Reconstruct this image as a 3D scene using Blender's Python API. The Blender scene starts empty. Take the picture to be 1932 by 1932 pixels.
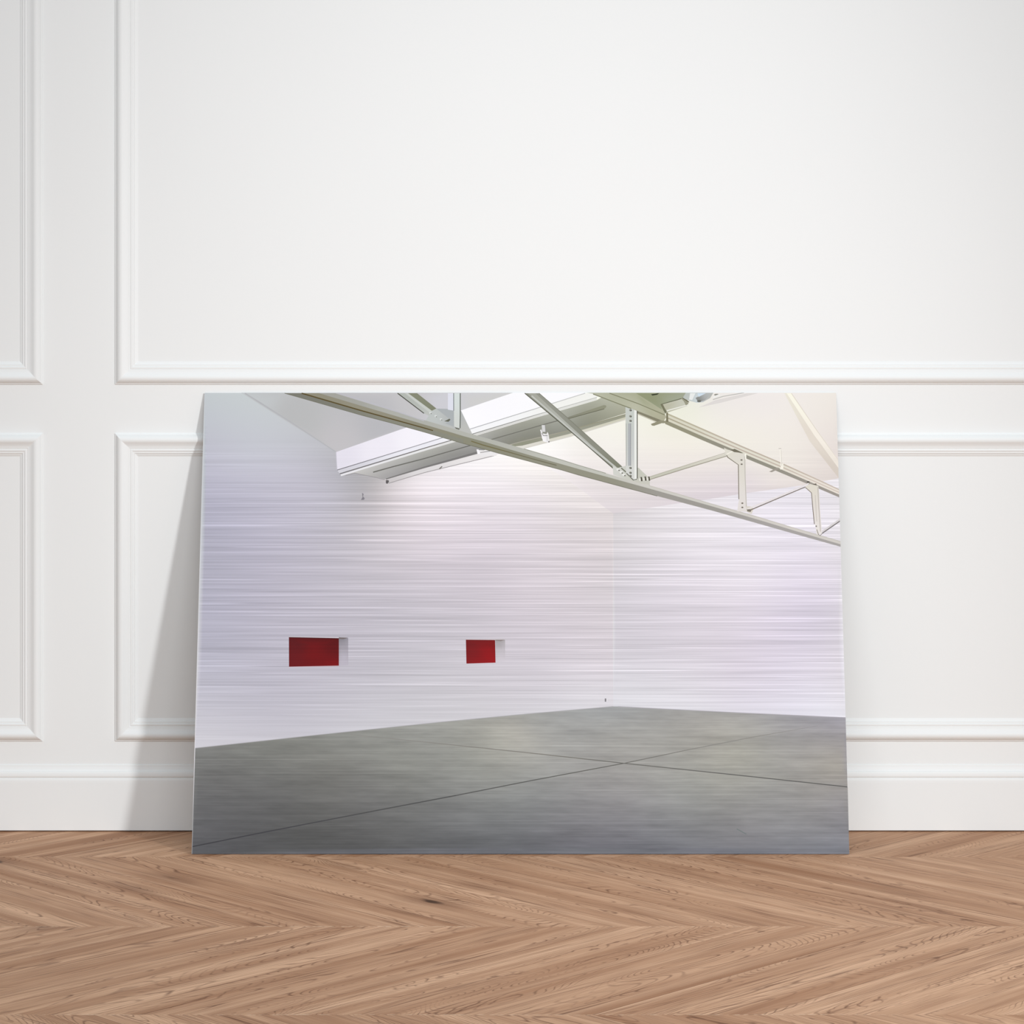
import bpy, bmesh, math
import numpy as np
from mathutils import Vector
from mathutils.geometry import delaunay_2d_cdt

scene = bpy.context.scene
col = scene.collection

# ------------------------------------------------------------------ helpers
def link(name, mesh, mat, parent=None):
    o = bpy.data.objects.new(name, mesh)
    if mat: o.data.materials.append(mat)
    col.objects.link(o)
    if parent: o.parent = parent
    return o

def from_bm(name, bm, mat, parent=None):
    me = bpy.data.meshes.new(name)
    bmesh.ops.recalc_face_normals(bm, faces=bm.faces)
    bm.to_mesh(me); bm.free()
    return link(name, me, mat, parent)

def structure(o):
    o['kind'] = 'structure'
    return o

class Nodes:
    """tiny wrapper for building procedural node trees"""
    def __init__(self, name):
        self.mat = bpy.data.materials.new(name)
        self.mat.use_nodes = True
        self.t = self.mat.node_tree
        self.bsdf = self.t.nodes['Principled BSDF']
    def put(self, sock, v):
        if hasattr(v, 'links'): self.t.links.new(v, sock)
        elif v is not None: sock.default_value = v
    def n(self, kind, **kw):
        nd = self.t.nodes.new(kind)
        for k, v in kw.items(): setattr(nd, k, v)
        return nd
    def m(self, op, a, b=None, c=None, clamp=False):
        nd = self.n('ShaderNodeMath', operation=op, use_clamp=clamp)
        for i, v in enumerate((a, b, c)):
            if v is not None: self.put(nd.inputs[i], v)
        return nd.outputs[0]
    def xyz(self, x=0.0, y=0.0, z=0.0):
        nd = self.n('ShaderNodeCombineXYZ')
        for i, v in enumerate((x, y, z)): self.put(nd.inputs[i], v)
        return nd.outputs[0]
    def noise(self, vec, scale=1.0, detail=2.0, rough=0.5, dist=0.0):
        nd = self.n('ShaderNodeTexNoise')
        self.put(nd.inputs['Vector'], vec)
        nd.inputs['Scale'].default_value = scale
        nd.inputs['Detail'].default_value = detail
        nd.inputs['Roughness'].default_value = rough
        nd.inputs['Distortion'].default_value = dist
        return nd.outputs['Fac']
    def step(self, v, lo, hi, a=0.0, b=1.0, smooth=True):
        nd = self.n('ShaderNodeMapRange', interpolation_type='SMOOTHSTEP' if smooth else 'LINEAR')
        self.put(nd.inputs[0], v)
        for i, x in enumerate((lo, hi, a, b)): self.put(nd.inputs[i + 1], x)
        return nd.outputs[0]
    def mix(self, f, a, b, mode='MIX'):
        nd = self.n('ShaderNodeMix', data_type='RGBA', blend_type=mode)
        self.put(nd.inputs[0], f); self.put(nd.inputs[6], a); self.put(nd.inputs[7], b)
        return nd.outputs[2]
    def obj(self):
        return self.n('ShaderNodeTexCoord').outputs['Object']
    def sep(self, v):
        nd = self.n('ShaderNodeSeparateXYZ'); self.put(nd.inputs[0], v)
        return nd.outputs

def lin(c):
    c = np.asarray(c, float) / 255.0
    return np.where(c <= 0.04045, c / 12.92, ((c + 0.055) / 1.055) ** 2.4)
def rgba(r, g, b):
    return tuple(float(x) for x in lin((r, g, b))) + (1.0,)

# ------------------------------------------------------------------ materials
def paint_material():
    k = Nodes('white_satin_paint')
    p = k.obj()
    f = k.noise(p, 3.0, 3.0)
    k.put(k.bsdf.inputs['Base Color'], k.mix(f, rgba(236, 239, 239), rgba(238, 241, 241)))
    k.bsdf.inputs['Roughness'].default_value = 0.55
    k.bsdf.inputs['Specular IOR Level'].default_value = 0.25
    b = k.n('ShaderNodeBump'); b.inputs['Strength'].default_value = 0.02; b.inputs['Distance'].default_value = 0.002
    k.put(b.inputs['Height'], k.noise(p, 220.0, 2.0)); k.put(k.bsdf.inputs['Normal'], b.outputs[0])
    return k.mat

def floor_material():
    """oak chevron: rows of boards run along the wall, boards at about fifty degrees"""
    k = Nodes('oak_chevron_parquet')
    ROW, PITCH, TH = 0.510, 0.1980, math.atan(1.17)
    ct, st, cot = math.cos(TH), math.sin(TH), 1 / math.tan(TH)
    x, y, _ = k.sep(k.obj())
    rr = k.m('DIVIDE', k.m('ADD', y, 0.732), ROW)
    r = k.m('FLOOR', rr)
    v = k.m('MULTIPLY', k.m('SUBTRACT', rr, r), ROW)
    odd = k.m('MODULO', k.m('ADD', r, 100.0), 2.0)                # 0: lines run "\", 1: lines run "/"
    sgn = k.m('SUBTRACT', 1.0, k.m('MULTIPLY', odd, 2.0))         # +1 even, -1 odd
    vv = k.m('ADD', k.m('MULTIPLY', v, sgn), k.m('MULTIPLY', odd, ROW))
    w = k.m('ADD', x, k.m('MULTIPLY', vv, cot))                   # continuous zigzag coordinate
    wi = k.m('DIVIDE', k.m('ADD', w, 0.062), PITCH)
    bid = k.m('FLOOR', wi)
    fr = k.m('SUBTRACT', wi, bid)                                 # 0..1 across a board
    along = k.m('SUBTRACT', k.m('MULTIPLY', vv, st), k.m('MULTIPLY', x, ct))
    across = k.m('MULTIPLY', w, st)
    wn = k.n('ShaderNodeTexWhiteNoise', noise_dimensions='2D')
    k.put(wn.inputs['Vector'], k.xyz(bid, r, 0.0))
    rnd = wn.outputs['Value']; rc = k.sep(wn.outputs['Color'])
    seed = k.m('MULTIPLY', rnd, 57.0)
    al = k.m('ADD', along, k.m('MULTIPLY', rc[0], 9.0))
    # knots: sparse cells, stretched along the grain
    vo = k.n('ShaderNodeTexVoronoi', feature='F1'); vo.inputs['Scale'].default_value = 1.0
    kn = k.xyz(k.m('MULTIPLY', al, 3.0), k.m('MULTIPLY', across, 8.0), seed)
    k.put(vo.inputs['Vector'], kn)
    kd = vo.outputs['Distance']
    kon = k.step(k.sep(vo.outputs['Color'])[0], 0.60, 0.61)       # only some cells carry a knot
    swirl = k.m('MULTIPLY', kon, k.step(kd, 0.0, 0.42, 1.0, 0.0))
    # growth rings cut flat: long contours of a stretched field, jagged in the middle of a board
    field = k.noise(k.xyz(k.m('MULTIPLY', al, 1.25), k.m('MULTIPLY', across, 9.0), seed), 1.0, 1.5, 0.45)
    wob = k.noise(k.xyz(k.m('MULTIPLY', al, 26.0), k.m('MULTIPLY', across, 60.0), seed), 1.0, 2.0)
    crown = k.step(field, 0.50, 0.68)
    ring = k.m('ADD', k.m('MULTIPLY', field, 96.0), k.m('MULTIPLY', swirl, 5.0))
    ring = k.m('ADD', ring, k.m('MULTIPLY', k.m('SUBTRACT', wob, 0.5), k.m('ADD', 0.5, k.m('MULTIPLY', crown, 1.8))))
    ring = k.m('ADD', ring, k.m('MULTIPLY', across, 110.0))
    tri = k.m('PINGPONG', ring, 0.5)                              # 0..0.5
    line = k.step(tri, 0.30, 0.5)
    brk = k.step(k.noise(k.xyz(k.m('MULTIPLY', al, 9.0), k.m('MULTIPLY', across, 45.0), seed), 1.0, 2.0), 0.36, 0.66)
    line = k.m('MULTIPLY', line, k.m('ADD', 0.18, k.m('MULTIPLY', brk, 0.82)))
    fib = k.noise(k.xyz(k.m('MULTIPLY', al, 7.0), k.m('MULTIPLY', across, 430.0), seed), 1.0, 3.0, 0.6)
    pore = k.step(k.noise(k.xyz(k.m('MULTIPLY', al, 6.0), k.m('MULTIPLY', k.m('ADD', across, k.m('MULTIPLY', field, 0.05)), 360.0), seed), 1.0, 2.0), 0.54, 0.68)
    pore = k.m('MULTIPLY', pore, k.step(k.noise(k.xyz(k.m('MULTIPLY', al, 2.0), k.m('MULTIPLY', across, 26.0), seed), 1.0, 2.0), 0.36, 0.62))
    tone = k.noise(k.xyz(k.m('MULTIPLY', al, 0.9), k.m('MULTIPLY', across, 30.0), seed), 1.0, 3.0, 0.55)
    tone = k.m('ADD', k.step(tone, 0.28, 0.74, 0.0, 1.0, False), k.m('MULTIPLY', k.m('SUBTRACT', rc[1], 0.5), 0.22))
    c = k.mix(k.m('MAXIMUM', k.m('MINIMUM', tone, 1.0), 0.0), rgba(*WOOD_DARK), rgba(*WOOD_LIGHT))
    c = k.mix(k.m('MULTIPLY', k.step(fib, 0.34, 0.66, 1.0, 0.0, False), 0.50), c, rgba(*WOOD_FIBRE))
    c = k.mix(k.m('MULTIPLY', line, 0.66), c, rgba(*WOOD_LINE))
    c = k.mix(k.m('MULTIPLY', pore, 0.66), c, rgba(*WOOD_LINE))
    halo = k.m('MULTIPLY', k.m('POWER', swirl, 2.0), 0.42)
    c = k.mix(halo, c, rgba(*WOOD_LINE))
    core = k.m('MULTIPLY', kon, k.step(k.m('ADD', kd, k.m('MULTIPLY', k.m('SUBTRACT', wob, 0.5), 0.10)), 0.035, 0.085, 1.0, 0.0))
    c = k.mix(k.m('MULTIPLY', core, 0.85), c, rgba(58, 38, 26))
    # joints: hairline between boards, broken pale highlight painted along the row edges
    edge = k.m('MINIMUM', fr, k.m('SUBTRACT', 1.0, fr))
    c = k.mix(k.m('MULTIPLY', k.step(edge, 0.002, 0.008, 1.0, 0.0), 0.45), c, rgba(*WOOD_LINE))
    re = k.m('MINIMUM', v, k.m('SUBTRACT', ROW, v))
    dash = k.step(k.noise(k.xyz(k.m('MULTIPLY', x, 120.0), r, 3.3), 1.0, 2.0), 0.44, 0.58)
    dash = k.m('MULTIPLY', dash, k.step(k.noise(k.xyz(k.m('MULTIPLY', x, 3.2), r, 7.7), 1.0, 1.0), 0.40, 0.60))
    c = k.mix(k.m('MULTIPLY', k.m('MULTIPLY', k.step(re, 0.0010, 0.0022, 1.0, 0.0), dash), 0.75), c, rgba(232, 204, 176))
    k.put(k.bsdf.inputs['Base Color'], c)
    k.bsdf.inputs['Roughness'].default_value = 0.62
    k.bsdf.inputs['Specular IOR Level'].default_value = 0.12
    return k.mat

def print_material():
    """ink on brushed aluminium: the picture colours with fine horizontal brush lines showing through"""
    k = Nodes('print_on_brushed_aluminium')
    at = k.n('ShaderNodeAttribute', attribute_name='ink')
    x, y, z = k.sep(k.obj())
    def streak(sx, sz, off, detail, lo, hi):
        nz = k.noise(k.xyz(k.m('MULTIPLY', x, sx), off, k.m('MULTIPLY', z, sz)), 1.0, detail, 0.55)
        return k.step(nz, lo, hi, -1.0, 1.0, False)
    a = streak(2.2, 400.0, 1.7, 2.0, 0.26, 0.74)
    b = streak(3.6, 130.0, 8.1, 2.0, 0.26, 0.74)
    f = streak(10.0, 900.0, 4.4, 1.0, 0.2, 0.8)
    d = k.noise(k.xyz(k.m('MULTIPLY', x, 3.0), 2.9, k.m('MULTIPLY', z, 430.0)), 1.0, 1.0)
    hi = k.step(d, 0.60, 0.70)                                     # sparse bright scratches
    s = k.m('ADD', k.m('MULTIPLY', a, 0.135), k.m('MULTIPLY', b, 0.065))
    s = k.m('ADD', s, k.m('MULTIPLY', f, 0.06))
    s = k.m('ADD', s, k.m('MULTIPLY', hi, 0.24))
    s = k.m('MULTIPLY', s, at.outputs['Alpha'])
    mo = k.n('ShaderNodeAttribute', attribute_name='mottle').outputs['Fac']   # cloudy concrete in the pictured floor
    m1 = k.noise(k.xyz(k.m('MULTIPLY', x, 9.0), 5.5, k.m('MULTIPLY', k.m('ADD', z, k.m('MULTIPLY', x, 0.03)), 55.0)), 1.0, 3.0, 0.6)
    m2 = k.noise(k.xyz(k.m('MULTIPLY', x, 34.0), 7.5, k.m('MULTIPLY', z, 300.0)), 1.0, 2.0)
    mm = k.m('ADD', k.m('MULTIPLY', k.m('SUBTRACT', m1, 0.5), 0.62), k.m('MULTIPLY', k.m('SUBTRACT', m2, 0.5), 0.22))
    g = k.m('ADD', k.m('ADD', 1.0, s), k.m('MULTIPLY', mm, mo))
    c = k.n('ShaderNodeVectorMath', operation='SCALE')
    k.put(c.inputs[0], at.outputs['Color']); k.put(c.inputs['Scale'], k.m('MULTIPLY', g, INK_GAIN))
    k.put(k.bsdf.inputs['Base Color'], c.outputs[0])
    k.bsdf.inputs['Roughness'].default_value = 0.6
    k.bsdf.inputs['Specular IOR Level'].default_value = 0.1
    return k.mat

def metal_material():
    k = Nodes('aluminium')
    x, y, z = k.sep(k.obj())
    f = k.noise(k.xyz(k.m('MULTIPLY', x, 4.0), y, k.m('MULTIPLY', z, 400.0)), 1.0, 2.0)
    k.put(k.bsdf.inputs['Base Color'], k.mix(f, rgba(196, 198, 202), rgba(222, 224, 227)))
    k.bsdf.inputs['Metallic'].default_value = 0.9
    k.bsdf.inputs['Roughness'].default_value = 0.4
    return k.mat

INK_GAIN = 0.985
WOOD_DARK, WOOD_LIGHT = (174, 130, 98), (236, 195, 161)
WOOD_FIBRE, WOOD_LINE = (162, 117, 86), (94, 55, 33)
PAINT, OAK, INK, ALU = paint_material(), floor_material(), print_material(), metal_material()

# ------------------------------------------------------------------ room shell
def box(bm, lo, hi):
    r = bmesh.ops.create_cube(bm, size=1.0)
    for v in r['verts']:
        v.co = Vector([(a + b) / 2 + c * (b - a) for a, b, c in zip(lo, hi, v.co)])
    return r['verts']

bm = bmesh.new(); box(bm, (-3.4, -6.6, -0.08), (3.4, 0.10, 0.0))
structure(from_bm('floor', bm, OAK))
bm = bmesh.new(); box(bm, (-3.4, 0.0, 0.0), (3.4, 0.10, 3.0))
structure(from_bm('wall_back', bm, PAINT))

# raised picture-frame moulding: (inset from the outer edge, height off the wall), metres
OGEE = [(0, 0), (0, .0022), (.0012, .0030), (.0020, .0034), (.0030, .0058), (.0050, .0088), (.0072, .0106), (.0095, .0114),
        (.0118, .0112), (.0135, .0104), (.0155, .0089), (.0180, .0073), (.0205, .0062), (.0228, .0058),
        (.0232, .0050), (.0240, .0049), (.0246, .0055), (.0262, .0057), (.0278, .0054), (.0284, .0040),
        (.0296, .0039), (.0302, .0040), (.0312, .0038), (.0318, .0022), (.0340, .0014), (.0362, 0)]
def panel_frame(name, x0, x1, z0, z1):
    bm = bmesh.new()
    loops = []
    for t, h in OGEE:
        h *= 0.80
        loops.append([bm.verts.new((x, -h, z)) for x, z in ((x0 + t, z0 + t), (x1 - t, z0 + t), (x1 - t, z1 - t), (x0 + t, z1 - t))])
    for a, b in zip(loops, loops[1:]):
        for i in range(4):
            j = (i + 1) % 4
            bm.faces.new((a[i], a[j], b[j], b[i]))
    for i in range(4):                                             # back, so the moulding is solid
        j = (i + 1) % 4
        bm.faces.new((loops[-1][i], loops[-1][j], loops[0][j], loops[0][i]))
    return structure(from_bm(name, bm, PAINT))
LOW, HIGH = (.1426, .6292), (.7072, 2.55)
panel_frame('trim_1', -2.10, -.7428, *HIGH)
panel_frame('trim_2', -.6280, 2.20, *HIGH)
panel_frame('trim_3', -2.10, -.7428, *LOW)
panel_frame('trim_4', -.6280, 2.20, *LOW)

BASE = [(.1056, 0), (.1054, .0012), (.1048, .0020), (.1020, .0026), (.0985, .0040), (.0965, .0056), (.0955, .0066), (.0950, .0084),
        (.0930, .0098), (.0905, .0106), (.0880, .0108), (.0862, .0102), (.0858, .0084), (.0848, .0080), (.0844, .0096), (.0830, .0104), (.0808, .0110), (.0775, .0112),
        (.0024, .0112), (.0024, 0)]
bm = bmesh.new()
ends = [[bm.verts.new((x, -h * 0.65, z)) for z, h in BASE] for x in (-3.4, 3.4)]
for i in range(len(BASE)):
    j = (i + 1) % len(BASE)
    bm.faces.new((ends[0][i], ends[0][j], ends[1][j], ends[1][i]))
for e in ends: bm.faces.new(e)
structure(from_bm('baseboard_back', bm, PAINT))

# ------------------------------------------------------------------ the leaning print
W, SLOPE, TILT, THICK = 0.9993, 0.72128, math.atan2(0.200, 0.693), 0.003
# Artwork of the print: flat colour fields on the sheet in millimetres from its lower left corner,
# each (outline, colour samples (x, y, r, g, b), how strongly the brushed metal shows), later ones on top.
ART = [
 ([(0.1,-0.0),(998.8,-0.0),(1000.5,720.8),(-0.0,720.8)],[(12.5,705.8,194,201,205),(148.8,585.9,190,189,201),(81.2,628.6,193,196,205),(15.2,603.0,188,188,202),(16.7,543.5,180,180,197),(183.5,501.3,186,184,195),(6.6,459.3,172,172,187),(4.7,375.8,178,178,194),(102.5,417.5,180,178,192),(266.3,501.3,196,192,198),(207.4,560.5,184,183,193),(257.1,573.2,166,165,168),(278.0,567.2,180,176,177),(298.9,556.2,208,202,206),(340.2,577.4,228,223,227),(431.6,603.0,240,238,240),(415.2,543.5,222,216,222),(514.9,560.5,224,219,223),(514.9,594.4,238,235,233),(309.0,375.8,188,185,194),(432.1,450.9,202,196,204),(556.3,535.1,216,211,213),(514.6,417.5,206,200,207),(630.7,501.3,209,203,205),(629.9,400.8,204,199,204),(23.3,293.2,180,180,194),(120.3,351.0,184,182,195),(268.9,293.2,186,184,193),(391.4,334.4,192,189,197),(514.4,293.2,198,194,202),(629.0,293.2,205,200,207),(10.1,178.7,205,205,213),(122.9,227.6,188,187,198),(270.0,203.1,198,198,205),(432.8,227.6,199,198,204),(612.3,243.9,207,206,212)],1),
 ([(645.0,526.6),(642.3,224.3),(1000.5,206.4),(1000.2,476.1),(1002.4,583.4),(941.4,571.5),(850.5,558.8),(793.9,549.4),(739.8,541.8)],[(663.8,501.3,206,203,206),(763.3,509.7,219,216,221),(929.3,518.2,223,220,229),(662.8,400.8,203,200,207),(753.8,425.8,214,210,218),(861.2,434.2,221,217,225),(976.7,434.2,217,212,223),(958.4,367.5,204,199,213),(801.9,351.0,207,202,211),(678.3,309.6,202,199,207),(841.5,276.7,206,201,212),(989.2,293.2,207,203,212),(1004.0,351.0,206,203,211),(1002.7,252.1,212,210,217),(1001.9,450.9,216,213,219),(759.2,243.9,210,209,216),(962.7,223.5,219,219,229),(677.5,231.7,211,212,218)],1),
 ([(456.5,654.2),(570.6,582.5),(645.0,526.6),(739.8,541.8),(793.9,549.4),(850.5,558.8),(941.4,571.5),(1002.4,583.4),(1001.4,721.3),(598.9,721.3)],[(598.2,594.4,226,221,220),(660.2,552.0,212,207,208),(764.3,568.9,214,208,210),(847.7,585.9,216,209,212),(723.4,620.0,229,225,219),(765.2,628.6,230,226,218),(790.9,671.4,231,231,220),(757.8,688.6,224,226,211),(848.6,628.6,229,227,216),(808.2,701.5,226,223,219),(883.5,697.2,229,225,222),(932.0,628.6,228,224,217),(984.0,697.2,229,225,218),(986.5,637.1,223,216,212),(980.9,585.9,216,209,204),(889.3,585.9,222,217,213),(640.1,632.8,234,232,227),(556.6,624.3,240,239,237),(606.8,645.7,231,230,223)],0.5),
 ([(58.2,721.3),(209.7,625.1),(316.9,663.7),(407.1,692.9),(488.3,721.3)],[(79.2,716.1,190,195,197),(147.0,680.0,181,183,184),(214.6,632.8,189,188,191),(280.9,671.4,179,180,184),(330.8,705.8,190,190,192),(372.7,705.8,198,199,205),(448.0,714.4,198,199,198)],0.2),
 ([(63.6,719.6),(136.6,673.2),(209.2,624.4),(210.2,625.9),(137.5,674.8),(64.5,721.3)],[(-353.2,1385.5,176,178,182)],0.0),
 ([(209.7,625.1),(316.9,663.7),(407.1,692.9),(488.3,721.3),(604.0,721.3),(422.3,661.9),(331.4,633.7),(211.9,595.3)],[(215.0,609.8,222,220,231),(281.4,628.6,231,229,238),(331.3,649.9,237,236,243),(389.6,671.4,243,244,249),(515.1,697.2,241,242,245)],0.35),
 ([(209.2,625.1),(210.3,609.7),(211.4,595.3),(212.4,595.3),(211.3,609.8),(210.2,625.2)],[(-353.2,1385.5,196,195,205)],0.0),
 ([(211.8,596.1),(331.4,633.7),(422.3,662.8),(602.3,720.5),(640.9,720.5),(620.7,713.5),(521.7,684.3),(427.3,655.1),(348.1,631.1),(216.1,590.2)],[(215.2,592.7,206,206,214),(331.5,628.6,228,229,236),(431.4,661.1,236,238,240),(598.9,716.1,232,234,230)],0.1),
 ([(212.0,595.5),(331.6,633.1),(422.4,662.2),(602.5,719.8),(602.1,721.1),(422.1,663.4),(331.2,634.3),(211.6,596.8)],[(215.2,596.1,120,118,124),(348.1,637.1,150,150,155),(431.4,664.5,168,170,172),(598.9,719.6,190,192,190)],0.0),
 ([(216.3,589.5),(348.3,630.4),(427.5,654.3),(522.0,683.5),(620.9,712.8),(620.5,714.3),(521.5,685.0),(427.1,655.8),(347.9,631.9),(215.9,590.9)],[(215.3,590.2,105,103,105),(348.1,631.1,112,110,108),(431.5,655.9,140,142,138),(598.9,709.2,188,190,186)],0.0),
 ([(218.2,586.4),(348.5,627.3),(427.7,651.3),(522.1,680.5),(621.0,709.7),(620.3,712.2),(521.4,682.9),(426.9,653.7),(347.8,629.8),(217.4,588.9)],[(215.3,588.5,228,228,232),(348.1,628.6,222,224,224),(431.5,655.9,205,206,202),(598.9,709.2,214,216,212)],0.0),
 ([(225.3,588.5),(239.4,591.9),(286.9,581.7),(331.8,593.6),(433.2,626.0),(502.5,641.4),(574.3,659.4),(665.7,687.7),(682.6,701.5),(640.9,721.3),(620.7,709.2),(521.7,680.0),(427.3,650.8),(348.2,626.8)],[(256.8,597.8,190,190,187),(306.6,614.9,184,185,181),(298.4,603.0,160,160,158),(302.6,591.9,166,165,165),(348.2,626.0,180,181,176),(348.2,616.6,142,143,137),(389.8,638.8,172,173,168),(389.8,628.6,136,137,130),(365.0,604.7,146,146,145),(414.9,625.1,142,142,141),(444.0,655.9,172,173,168),(464.9,652.5,138,139,130),(464.9,638.8,140,141,136),(540.1,682.5,172,174,166),(531.7,669.7,138,140,126),(565.2,664.5,148,151,143),(615.6,707.5,164,167,155),(607.1,692.0,140,142,124),(640.6,688.6,158,160,143),(665.8,701.5,168,170,152)],0.0),
 ([(225.4,587.1),(239.4,590.5),(265.2,585.4),(286.8,580.3),(287.1,581.3),(265.4,586.4),(239.4,591.5),(225.2,588.1)],[(-353.2,1385.5,150,148,150)],0.0),
 ([(268.8,591.8),(298.6,600.4),(348.5,613.7),(431.7,638.1),(431.3,639.6),(348.0,615.3),(298.1,602.1),(268.2,593.6)],[(-353.2,1385.5,104,104,99)],0),
 ([(431.7,638.1),(458.4,645.8),(531.1,667.2),(576.3,680.1),(575.9,681.6),(530.7,668.7),(458.0,647.3),(431.3,639.6)],[(-353.2,1385.5,112,112,104)],0.0),
 ([(576.1,682.1),(631.5,701.1),(635.2,700.6),(635.6,698.0),(632.3,695.0),(576.1,679.1)],[(582.0,681.7,128,129,114),(632.3,698.9,138,140,120)],0.0),
 ([(576.2,678.6),(632.4,694.5),(632.1,695.5),(576.0,679.6)],[(-353.2,1385.5,96,97,80)],0.0),
 ([(286.9,581.7),(348.4,600.4),(435.7,626.8),(469.1,632.0),(469.1,622.6),(348.4,591.0),(293.7,574.9),(288.7,576.6)],[(294.4,580.0,196,193,194),(348.4,596.1,214,212,213),(431.6,620.0,224,222,222)],0.0),
 ([(288.9,580.9),(348.7,599.1),(436.2,623.3),(435.2,627.0),(348.0,601.7),(288.3,582.5)],[(-353.2,1385.5,118,117,116)],0),
 ([(293.0,574.4),(348.6,591.4),(458.4,618.6),(458.1,619.7),(348.3,592.4),(292.7,575.4)],[(-353.2,1385.5,150,147,148)],0.0),
 ([(288.6,580.0),(292.8,580.0),(293.6,577.4),(291.2,574.0),(288.7,574.9)],[(-353.2,1385.5,92,88,90)],0.0),
 ([(373.1,597.2),(377.3,601.5),(376.1,602.7),(371.9,598.5)],[(-353.2,1385.5,120,118,112)],0.0),
 ([(430.7,628.6),(460.7,626.8),(462.4,619.2),(435.8,617.5)],[(-353.2,1385.5,226,225,226)],0.0),
 ([(430.7,629.4),(434.0,629.4),(436.6,622.6),(432.4,621.7)],[(-353.2,1385.5,240,240,242)],0.0),
 ([(436.7,623.7),(452.5,626.2),(452.3,627.5),(436.5,624.9)],[(-353.2,1385.5,150,149,148)],0.0),
 ([(477.4,632.0),(502.5,641.4),(574.3,659.4),(665.7,686.8),(665.6,678.3),(577.6,649.9),(502.4,630.3)],[(489.9,634.5,214,213,205),(574.3,654.2,206,205,192),(657.3,682.5,196,196,178)],0.2),
 ([(473.3,632.8),(502.5,642.2),(574.3,660.2),(665.7,686.8),(665.6,681.7),(576.0,654.2),(502.5,635.4)],[(489.9,635.4,140,142,124),(577.7,657.7,146,148,134),(657.3,681.7,146,148,130)],0.0),
 ([(477.6,634.7),(502.6,641.5),(574.5,658.7),(665.9,685.3),(665.5,686.7),(574.2,660.1),(502.3,642.9),(477.2,636.1)],[(481.6,637.1,160,158,146),(665.7,686.0,140,140,118)],0.0),
 ([(502.6,629.6),(577.8,649.3),(665.8,676.8),(665.4,678.0),(577.5,650.6),(502.3,630.9)],[(-353.2,1385.5,205,203,196)],0.0),
 ([(533.4,668.8),(538.4,668.8),(539.2,657.7),(534.2,657.7)],[(-353.2,1385.5,205,206,206)],0.0),
 ([(538.4,668.8),(539.2,657.6),(540.1,657.7),(539.3,668.8)],[(-353.2,1385.5,140,140,138)],0.0),
 ([(530.9,660.2),(532.6,661.9),(535.0,655.1),(540.9,654.2),(542.6,657.7),(544.2,654.2),(545.9,642.2),(544.2,640.5),(535.8,642.2),(533.4,649.1)],[(535.0,645.7,246,246,248),(543.4,649.9,216,216,216)],0.0),
 ([(533.3,655.7),(535.6,651.1),(542.6,651.1),(542.6,652.3),(536.1,652.2),(534.3,656.2)],[(-353.2,1385.5,120,120,118)],0.0),
 ([(541.3,650.8),(541.7,642.2),(542.5,642.3),(542.1,650.8)],[(-353.2,1385.5,190,190,190)],0.0),
 ([(545.8,641.3),(545.1,640.5),(544.2,640.5),(543.6,641.3),(543.6,642.3),(544.3,643.1),(545.1,643.1),(545.8,642.3)],[(-353.2,1385.5,110,108,106)],0.0),
 ([(530.9,659.3),(533.0,649.0),(533.8,649.2),(531.7,659.5)],[(-353.2,1385.5,150,150,150)],0.0),
 ([(251.5,559.6),(254.0,557.9),(253.2,553.7),(255.7,551.1),(254.9,548.6),(249.9,548.2),(252.4,552.8)],[(-353.2,1385.5,126,124,132)],0.0),
 ([(305.5,720.5),(335.7,720.5),(389.6,677.4),(386.3,674.0),(376.2,673.1),(347.7,687.7)],[(322.3,714.4,172,178,172),(372.8,680.0,184,188,184)],0.0),
 ([(322.3,720.5),(336.5,720.5),(389.6,677.4),(381.2,675.7)],[(330.7,716.1,128,132,112),(385.4,678.3,120,124,104)],0.0),
 ([(305.1,719.8),(347.2,687.1),(348.1,688.3),(306.0,721.1)],[(-353.2,1385.5,72,74,64)],0.0),
 ([(317.2,720.5),(322.3,720.5),(367.8,686.0),(360.2,686.0)],[(-353.2,1385.5,192,197,192)],0.0),
 ([(349.5,674.8),(360.2,692.0),(366.9,695.5),(406.2,692.0),(424.8,652.5),(385.5,664.5)],[(360.3,680.0,184,190,188),(397.9,684.3,172,176,176),(414.7,658.5,182,184,180)],0.0),
 ([(366.9,695.5),(394.5,694.6),(394.7,666.2),(381.3,671.4),(389.6,677.4)],[(-353.2,1385.5,166,172,174)],0.0),
 ([(359.7,687.9),(358.6,687.0),(356.9,687.0),(355.7,687.9),(355.7,689.2),(356.9,690.2),(358.5,690.2),(359.7,689.2)],[(-353.2,1385.5,206,211,209)],0.0),
 ([(359.8,687.1),(359.3,686.7),(358.6,686.6),(358.1,687.1),(358.0,687.7),(358.5,688.1),(359.2,688.1),(359.7,687.7)],[(-353.2,1385.5,110,112,104)],0.0),
 ([(368.1,682.8),(367.0,681.8),(365.3,681.8),(364.1,682.7),(364.1,684.1),(365.3,685.0),(366.9,685.0),(368.1,684.1)],[(-353.2,1385.5,206,211,209)],0.0),
 ([(368.2,681.9),(367.7,681.5),(367.0,681.5),(366.5,681.9),(366.4,682.5),(366.9,682.9),(367.6,682.9),(368.1,682.5)],[(-353.2,1385.5,110,112,104)],0.0),
 ([(376.5,677.6),(375.4,676.7),(373.7,676.7),(372.5,677.6),(372.5,678.9),(373.7,679.8),(375.3,679.8),(376.5,678.9)],[(-353.2,1385.5,206,211,209)],0.0),
 ([(376.6,676.8),(376.1,676.3),(375.4,676.3),(374.9,676.8),(374.8,677.3),(375.3,677.8),(376.0,677.8),(376.5,677.3)],[(-353.2,1385.5,110,112,104)],0.0),
 ([(379.6,674.8),(386.3,674.0),(389.6,677.4),(387.9,679.1)],[(-353.2,1385.5,96,98,84)],0.0),
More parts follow.
